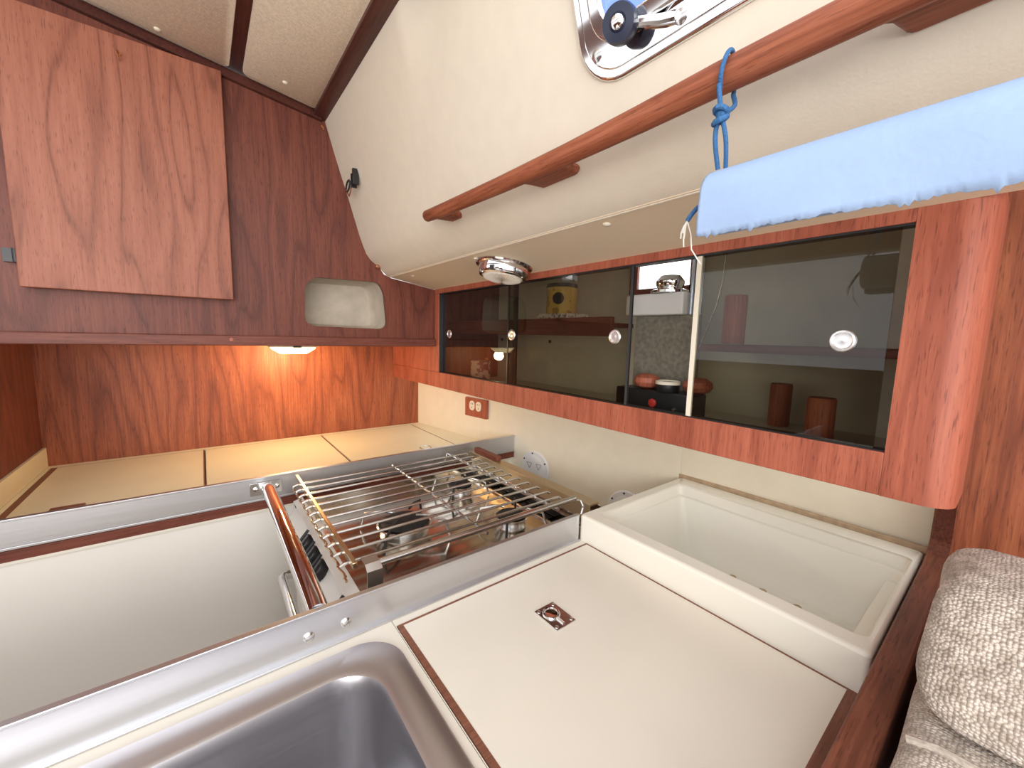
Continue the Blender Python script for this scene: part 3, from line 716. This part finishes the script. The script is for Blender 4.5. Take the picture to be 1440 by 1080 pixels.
# ---- moulded bin
bn = thing('moulded_bin', (.87, .33, .059), 'cream moulded bin with raised lip beside the icebox lid', 'bin')
bo = rrect(.8655, .3285, .427, .498, .008, 4)
bi = rrect(.8565, .3195, .347, .469, .016, 4)
bf = rrect(.856, .318, .262, .372, .02, 4)
def bl(p, z): return [(a[0], a[1], z) for a in p]
def ins(p, c, d): return [(a[0]-math.copysign(d, a[0]-c[0]), a[1]-math.copysign(d, a[1]-c[1])) for a in p]
obj('shell', MB().loft([bl(bo, -.12), bl(bo, .055), bl(ins(bo, (.868, .329), .004), .059), bl(ins(bi, (.8565, .3195), -.004), .059), bl(bi, .054), bl(ins(bi, (.8565, .3195), .006), .030), bl(ins(bi, (.8565, .3195), .012), .0285), bl(bf, -.092), bl(ins(bf, (.856, .318), .008), -.10)], False, True), MOULD, bn, smooth=40, bevel=.002)
for y in (.369, .305, .239):
    obj('drain_hole', MB().lathe([(.008, 0), (.008, .0012), (.0055, .0016), (.005, .0005), (.001, .0005)], (.962, y, -.0995), seg=18), DULLBRASS, bn)
obj('divider_ridge', MB().prism([(.74, .012), (1.0, .012), (.965, -.085), (.77, -.085)], 'y', .092, .118), MOULD, bn, bevel=.002)
obj('back_shadow_line', MB().box(1.080, 1.0875, .076, .585, .052, .068), TAN, bn, bevel=.002, label='tan shadow line along the back')  # tan strip put in for the shadow line between bin and liner
# ---- teak end board
prof = [(-.05, -.30), (1.088, -.30), (1.095, .243), (1.086, .243), (1.083, .16), (1.072, .09), (1.05, .069), (1.0, .065), (-.05, .065)]
eb = obj('end_board', MB().prism(prof, 'y', .045, .0755), BOARD, bevel=.003); tag(eb, 'dark teak board closing the near end of the counter', 'board')

# ================================================================== CUSHIONS
def cushion(name, x0, x1, y0, y1, z0, z1, r, lean, label):
    c = thing(name, ((x0+x1)/2, (y0+y1)/2, z0), label, 'cushion', 'settee cushions')
    mb = MB(); mb.box(x0, x1, y0, y1, z0, z1)
    bmesh.ops.bevel(mb.bm, geom=mb.bm.edges[:], offset=r, segments=6, affect='EDGES', profile=.55)
    bmesh.ops.subdivide_edges(mb.bm, edges=[e for e in mb.bm.edges if e.calc_length() > .05], cuts=4, use_grid_fill=True)
    for v in mb.bm.verts:
        v.co.x += lean*(v.co.z-z0)
        v.co += Vector((math.sin(v.co.z*31+v.co.y*17), math.sin(v.co.x*37), math.sin(v.co.y*29+v.co.x*23)))*.0022
    obj('cover', mb, WOVEN, c, smooth=70)
    return c
c1 = cushion('settee_cushion', .50, .66, -.16, .034, .1035, .214, .034, .9, 'upper oatmeal woven settee cushion, rounded top before the ledge')
c2 = cushion('settee_cushion', .28, .80, -.26, .036, -.12, .0985, .026, 0, 'oatmeal woven settee cushion lying lower, nearest the camera')
obj('piping', MB().tube([(.49, .03, .094), (.494, .01, .0985), (.496, -.06, .1), (.496, -.2, .1)], .004, 8), WELT, c2)

# ================================================================== STOVE
sx0, sx1, sy0, sy1 = .175, .785, .622, 1.165
st = thing('stove', (.45, .9, -.4), 'gimballed stainless steel galley stove under a wire grill', 'stove')
DK = -.038
obj('body', MB().box(sx0+.01, sx1, sy0, sy0+.006, -.42, -.006).box(sx0+.01, sx1, sy1-.006, sy1, -.42, -.006).box(sx1-.006, sx1, sy0, sy1, -.42, .03).box(sx0+.01, sx1, sy0, sy1, -.42, -.41), COOKTOP, st, bevel=.001)
ck = obj('cooktop', MB().box(sx0+.012, sx1-.006, sy0+.006, sy1-.006, DK-.006, DK), COOKTOP, st)
obj('front_frame', MB().prism([(sx0-.004, -.004), (sx0+.020, .004), (sx0+.022, -.008), (sx0+.006, -.012)], 'y', sy0-.002, sy1+.002), ENAMEL, st, bevel=.001)
obj('control_panel', MB().prism([(.186, -.012), (.181, -.012), (.146, -.058), (.146, -.082), (.152, -.082), (.152, -.060)], 'y', sy0+.004, sy1-.012), ENAMEL, st)
obj('end_gap', MB().prism([(sx0-.002, -.012), (sx0+.012, -.012), (sx0+.012, -.06)], 'y', sy1-.010, sy1-.002), BLACK, st)
for y in (.945, .884, .822, .663):
    kb_ = obj('knob', MB().lathe([(.018, 0), (.0212, .003), (.0208, .018), (.019, .021), (.001, .021)], (.169, y, -.030), (-.76, 0, .65), 28), BLACK, st)
    obj('knob_grip', MB().tube([(.1365, y, -.027), (.1665, y, .0085)], .0035, 8), BLACK, kb_)
dr = obj('oven_door', MB().box(sx0-.006, sx0+.010, sy0+.01, sy1-.01, -.40, -.085), ENAMEL, st, bevel=.003)
obj('handle', MB().tube([(sx0-.006, 1.045, -.14), (.135, 1.045, -.138), (.124, 1.038, -.137), (.122, 1.02, -.137), (.122, .80, -.137), (.122, .70, -.137), (.124, .685, -.137), (sx0-.006, .68, -.14)], .0105, 14), CHROME2, dr)
def burner(x, y, r, name='burner'):
    b_ = obj(name, MB().lathe([(r*.85, 0), (r*.88, .004), (r*.72, .008), (r*.96, .024), (r*1.0, .027), (r*.95, .0285), (r*.80, .020), (r*.70, .012), (r*.60, .012)], (x, y, DK), seg=40), CHROME2, st)
    obj('burner_cap', MB().lathe([(r*.60, .010), (r*.80, .024), (r*.86, .031), (r*.80, .034), (r*.3, .036), (.001, .036)], (x, y, DK), seg=36), IRON, b_)
    for k in range(4):
        a = PI/4+PI/2*k; c_, s_ = math.cos(a), math.sin(a); R_ = r+.05
        obj('pan_support', MB().tube([(x+c_*R_, y+s_*R_, DK+.004), (x+c_*(R_-.012), y+s_*(R_-.012), DK+.042), (x+c_*r*.9, y+s_*r*.9, DK+.052), (x+c_*r*.45, y+s_*r*.45, DK+.050)], .0032, 8), CHROME2 if k % 2 else DARKGREY, b_)
burner(.372, .895, .066)
burner(.612, 1.035, .040)
burner(.612, .775, .043)
vs = obj('vent_strip', MB().box(.70, .768, sy0+.03, sy1-.03, DK, DK+.004), CHROME, st)
for k in range(7):
    y = sy0+.055+k*.068
    obj('vent_slot', MB().box(.706, .730, y, y+.05, DK+.0035, DK+.0048).box(.738, .762, y, y+.05, DK+.0035, DK+.0048), BLACK, vs)
bk_ = obj('back_rail', MB().box(.752, .784, .632, 1.205, .030, .036).box(.748, .753, .632, 1.205, -.006, .036), DULLBRASS, st, bevel=.001, label='flat brassy back rail')
obj('wood_block', MB().prism(round_poly([(.757, 1.045), (.779, 1.045), (.779, 1.19), (.757, 1.19)], .012), 'z', .0362, .05), TEAK_Y, bk_, bevel=.002)
obj('rail_bracket', MB().box(.725, .752, 1.15, 1.16, DK, .02).box(.70, .735, 1.14, 1.17, DK+.004, -.01), CHROME2, bk_)
# wire grill
gr = thing('stove_grill', (.44, .92, .04), 'wire rack of chrome bars lying over the stove burners', 'rack')
GZ = .044
for k in range(12):
    y = .700+k*.0415
    obj('bar', MB().tube([(.171, y, GZ-.004), (.178, y, GZ-.001), (.19, y, GZ), (.705, y, GZ), (.713, y, GZ-.006)], .0031, 10), CHROME2, gr)
for x, r in ((.455, .0032), (.662, .0042)):
    obj('cross_wire', MB().tube([(x, .655, GZ-.006), (x, 1.19, GZ-.006)], r, 10), CHROME2, gr)
obj('front_bar', MB().box(.184, .192, .668, 1.198, GZ+.003, GZ+.014), BRASS, gr, bevel=.001, label='flat golden front bar')
mb = MB()
pth = []
for k in range(48):
    pth.append((.178-(.004 if k % 4 < 2 else 0), .67+k*.0112, GZ-.020+(.004 if k % 4 < 2 else 0)))
obj('front_wire', MB().tube(pth, .0025, 8), BRASS, gr)
obj('side_bar', MB().tube([(.205, .657, GZ+.008), (.72, .657, GZ+.008)], .0068, 14), CHROME2, gr, label='thick side bar')
obj('side_bar', MB().tube([(.215, .637, GZ-.028), (.72, .637, GZ-.028)], .0035, 10), BRASS, gr)
obj('clip_strap', MB().prism([(.634, GZ-.02), (.6355, GZ-.02), (.6355, GZ+.0085), (.6465, GZ+.0165), (.672, GZ+.0165), (.672, GZ+.018), (.646, GZ+.018), (.634, GZ+.0095)], 'x', .198, .224), CHROME2, gr)
obj('end_wire', MB().tube([(.72, .657, GZ+.006), (.735, .650, GZ+.002), (.735, .640, GZ-.012), (.725, .637, GZ-.028)], .003, 8), CHROME, gr)
obj('end_wire', MB().tube([(.662, 1.19, GZ-.006), (.655, 1.198, GZ-.002), (.65, 1.198, GZ-.02), (.63, 1.19, GZ-.03)], .003, 8), CHROME, gr)
# ---- grab bar
gb = thing('grab_bar', (.116, .9, .045), 'polished steel grab bar across the front of the stove', 'rail')
obj('tube', MB().tube([(.117, YA-.004, .022), (.117, YA-.018, .024), (.117, YA-.034, .034), (.117, YA-.055, .043), (.116, YA-.09, .046), (.115, .9, .047), (.114, .66, .047), (.113, .60, .047), (.112, YF+.004, .047)], .0155, 24), CHROME, gb)
br = obj('bracket', MB().box(.080, .154, YA-.006, YA-.0045, .012, .046), CHROME2, gb, bevel=.001)
for x in (.092, .142):
    obj('screw', MB().lathe([(.006, 0), (.006, .001), (.003, .003)], (x, YA-.006, .030), (0, -1, 0), 14), CHROME, br)

# ================================================================== LIGHT
w = bpy.data.worlds.new('sky'); SC.world = w; w.use_nodes = True
bg = w.node_tree.nodes['Background']; bg.inputs[0].default_value = (.97, .98, 1.0, 1); bg.inputs[1].default_value = 1.5
def area(name, loc, target, size, power, col):
    l = bpy.data.lights.new(name, 'AREA'); l.energy = power; l.size = size; l.color = col
    o = bpy.data.objects.new(name, l); COL.objects.link(o); o.location = loc
    o.rotation_euler = (Vector(target)-Vector(loc)).to_track_quat('-Z', 'Y').to_euler(); return o
area('inboard_fill', (-1.35, -1.0, .5), (.6, .8, .6), .9, 16, (1.0, .97, .93))  # unseen fill lamp added inboard to light the liner's rounded foot
area('hatch_daylight', (-.2, -.7, 1.6), (.5, .6, .2), .9, 5, (.97, .98, 1.0))
area('forward_fill', (-.7, -1.7, .55), (.4, 1.2, .5), 1.2, 24, (1.0, .98, .95))  # broad unseen fill lamp added forward to lift the ambient light
pl_ = bpy.data.lights.new('shelf_lamp_bulb', 'POINT'); pl_.energy = 4.6; pl_.color = (1.0, .70, .36); pl_.shadow_soft_size = .025
po = bpy.data.objects.new('shelf_lamp_bulb', pl_); COL.objects.link(po); po.location = (.265, 1.70, .352)

SC.view_settings.view_transform = 'Standard'
try: SC.view_settings.look = 'None'
except Exception: pass
SC.view_settings.gamma = 1; SC.view_settings.use_curve_mapping = False
SC.view_settings.exposure = .12
SC.cycles.max_bounces = 10; SC.cycles.transparent_max_bounces = 12
SC.cycles.use_denoising = True
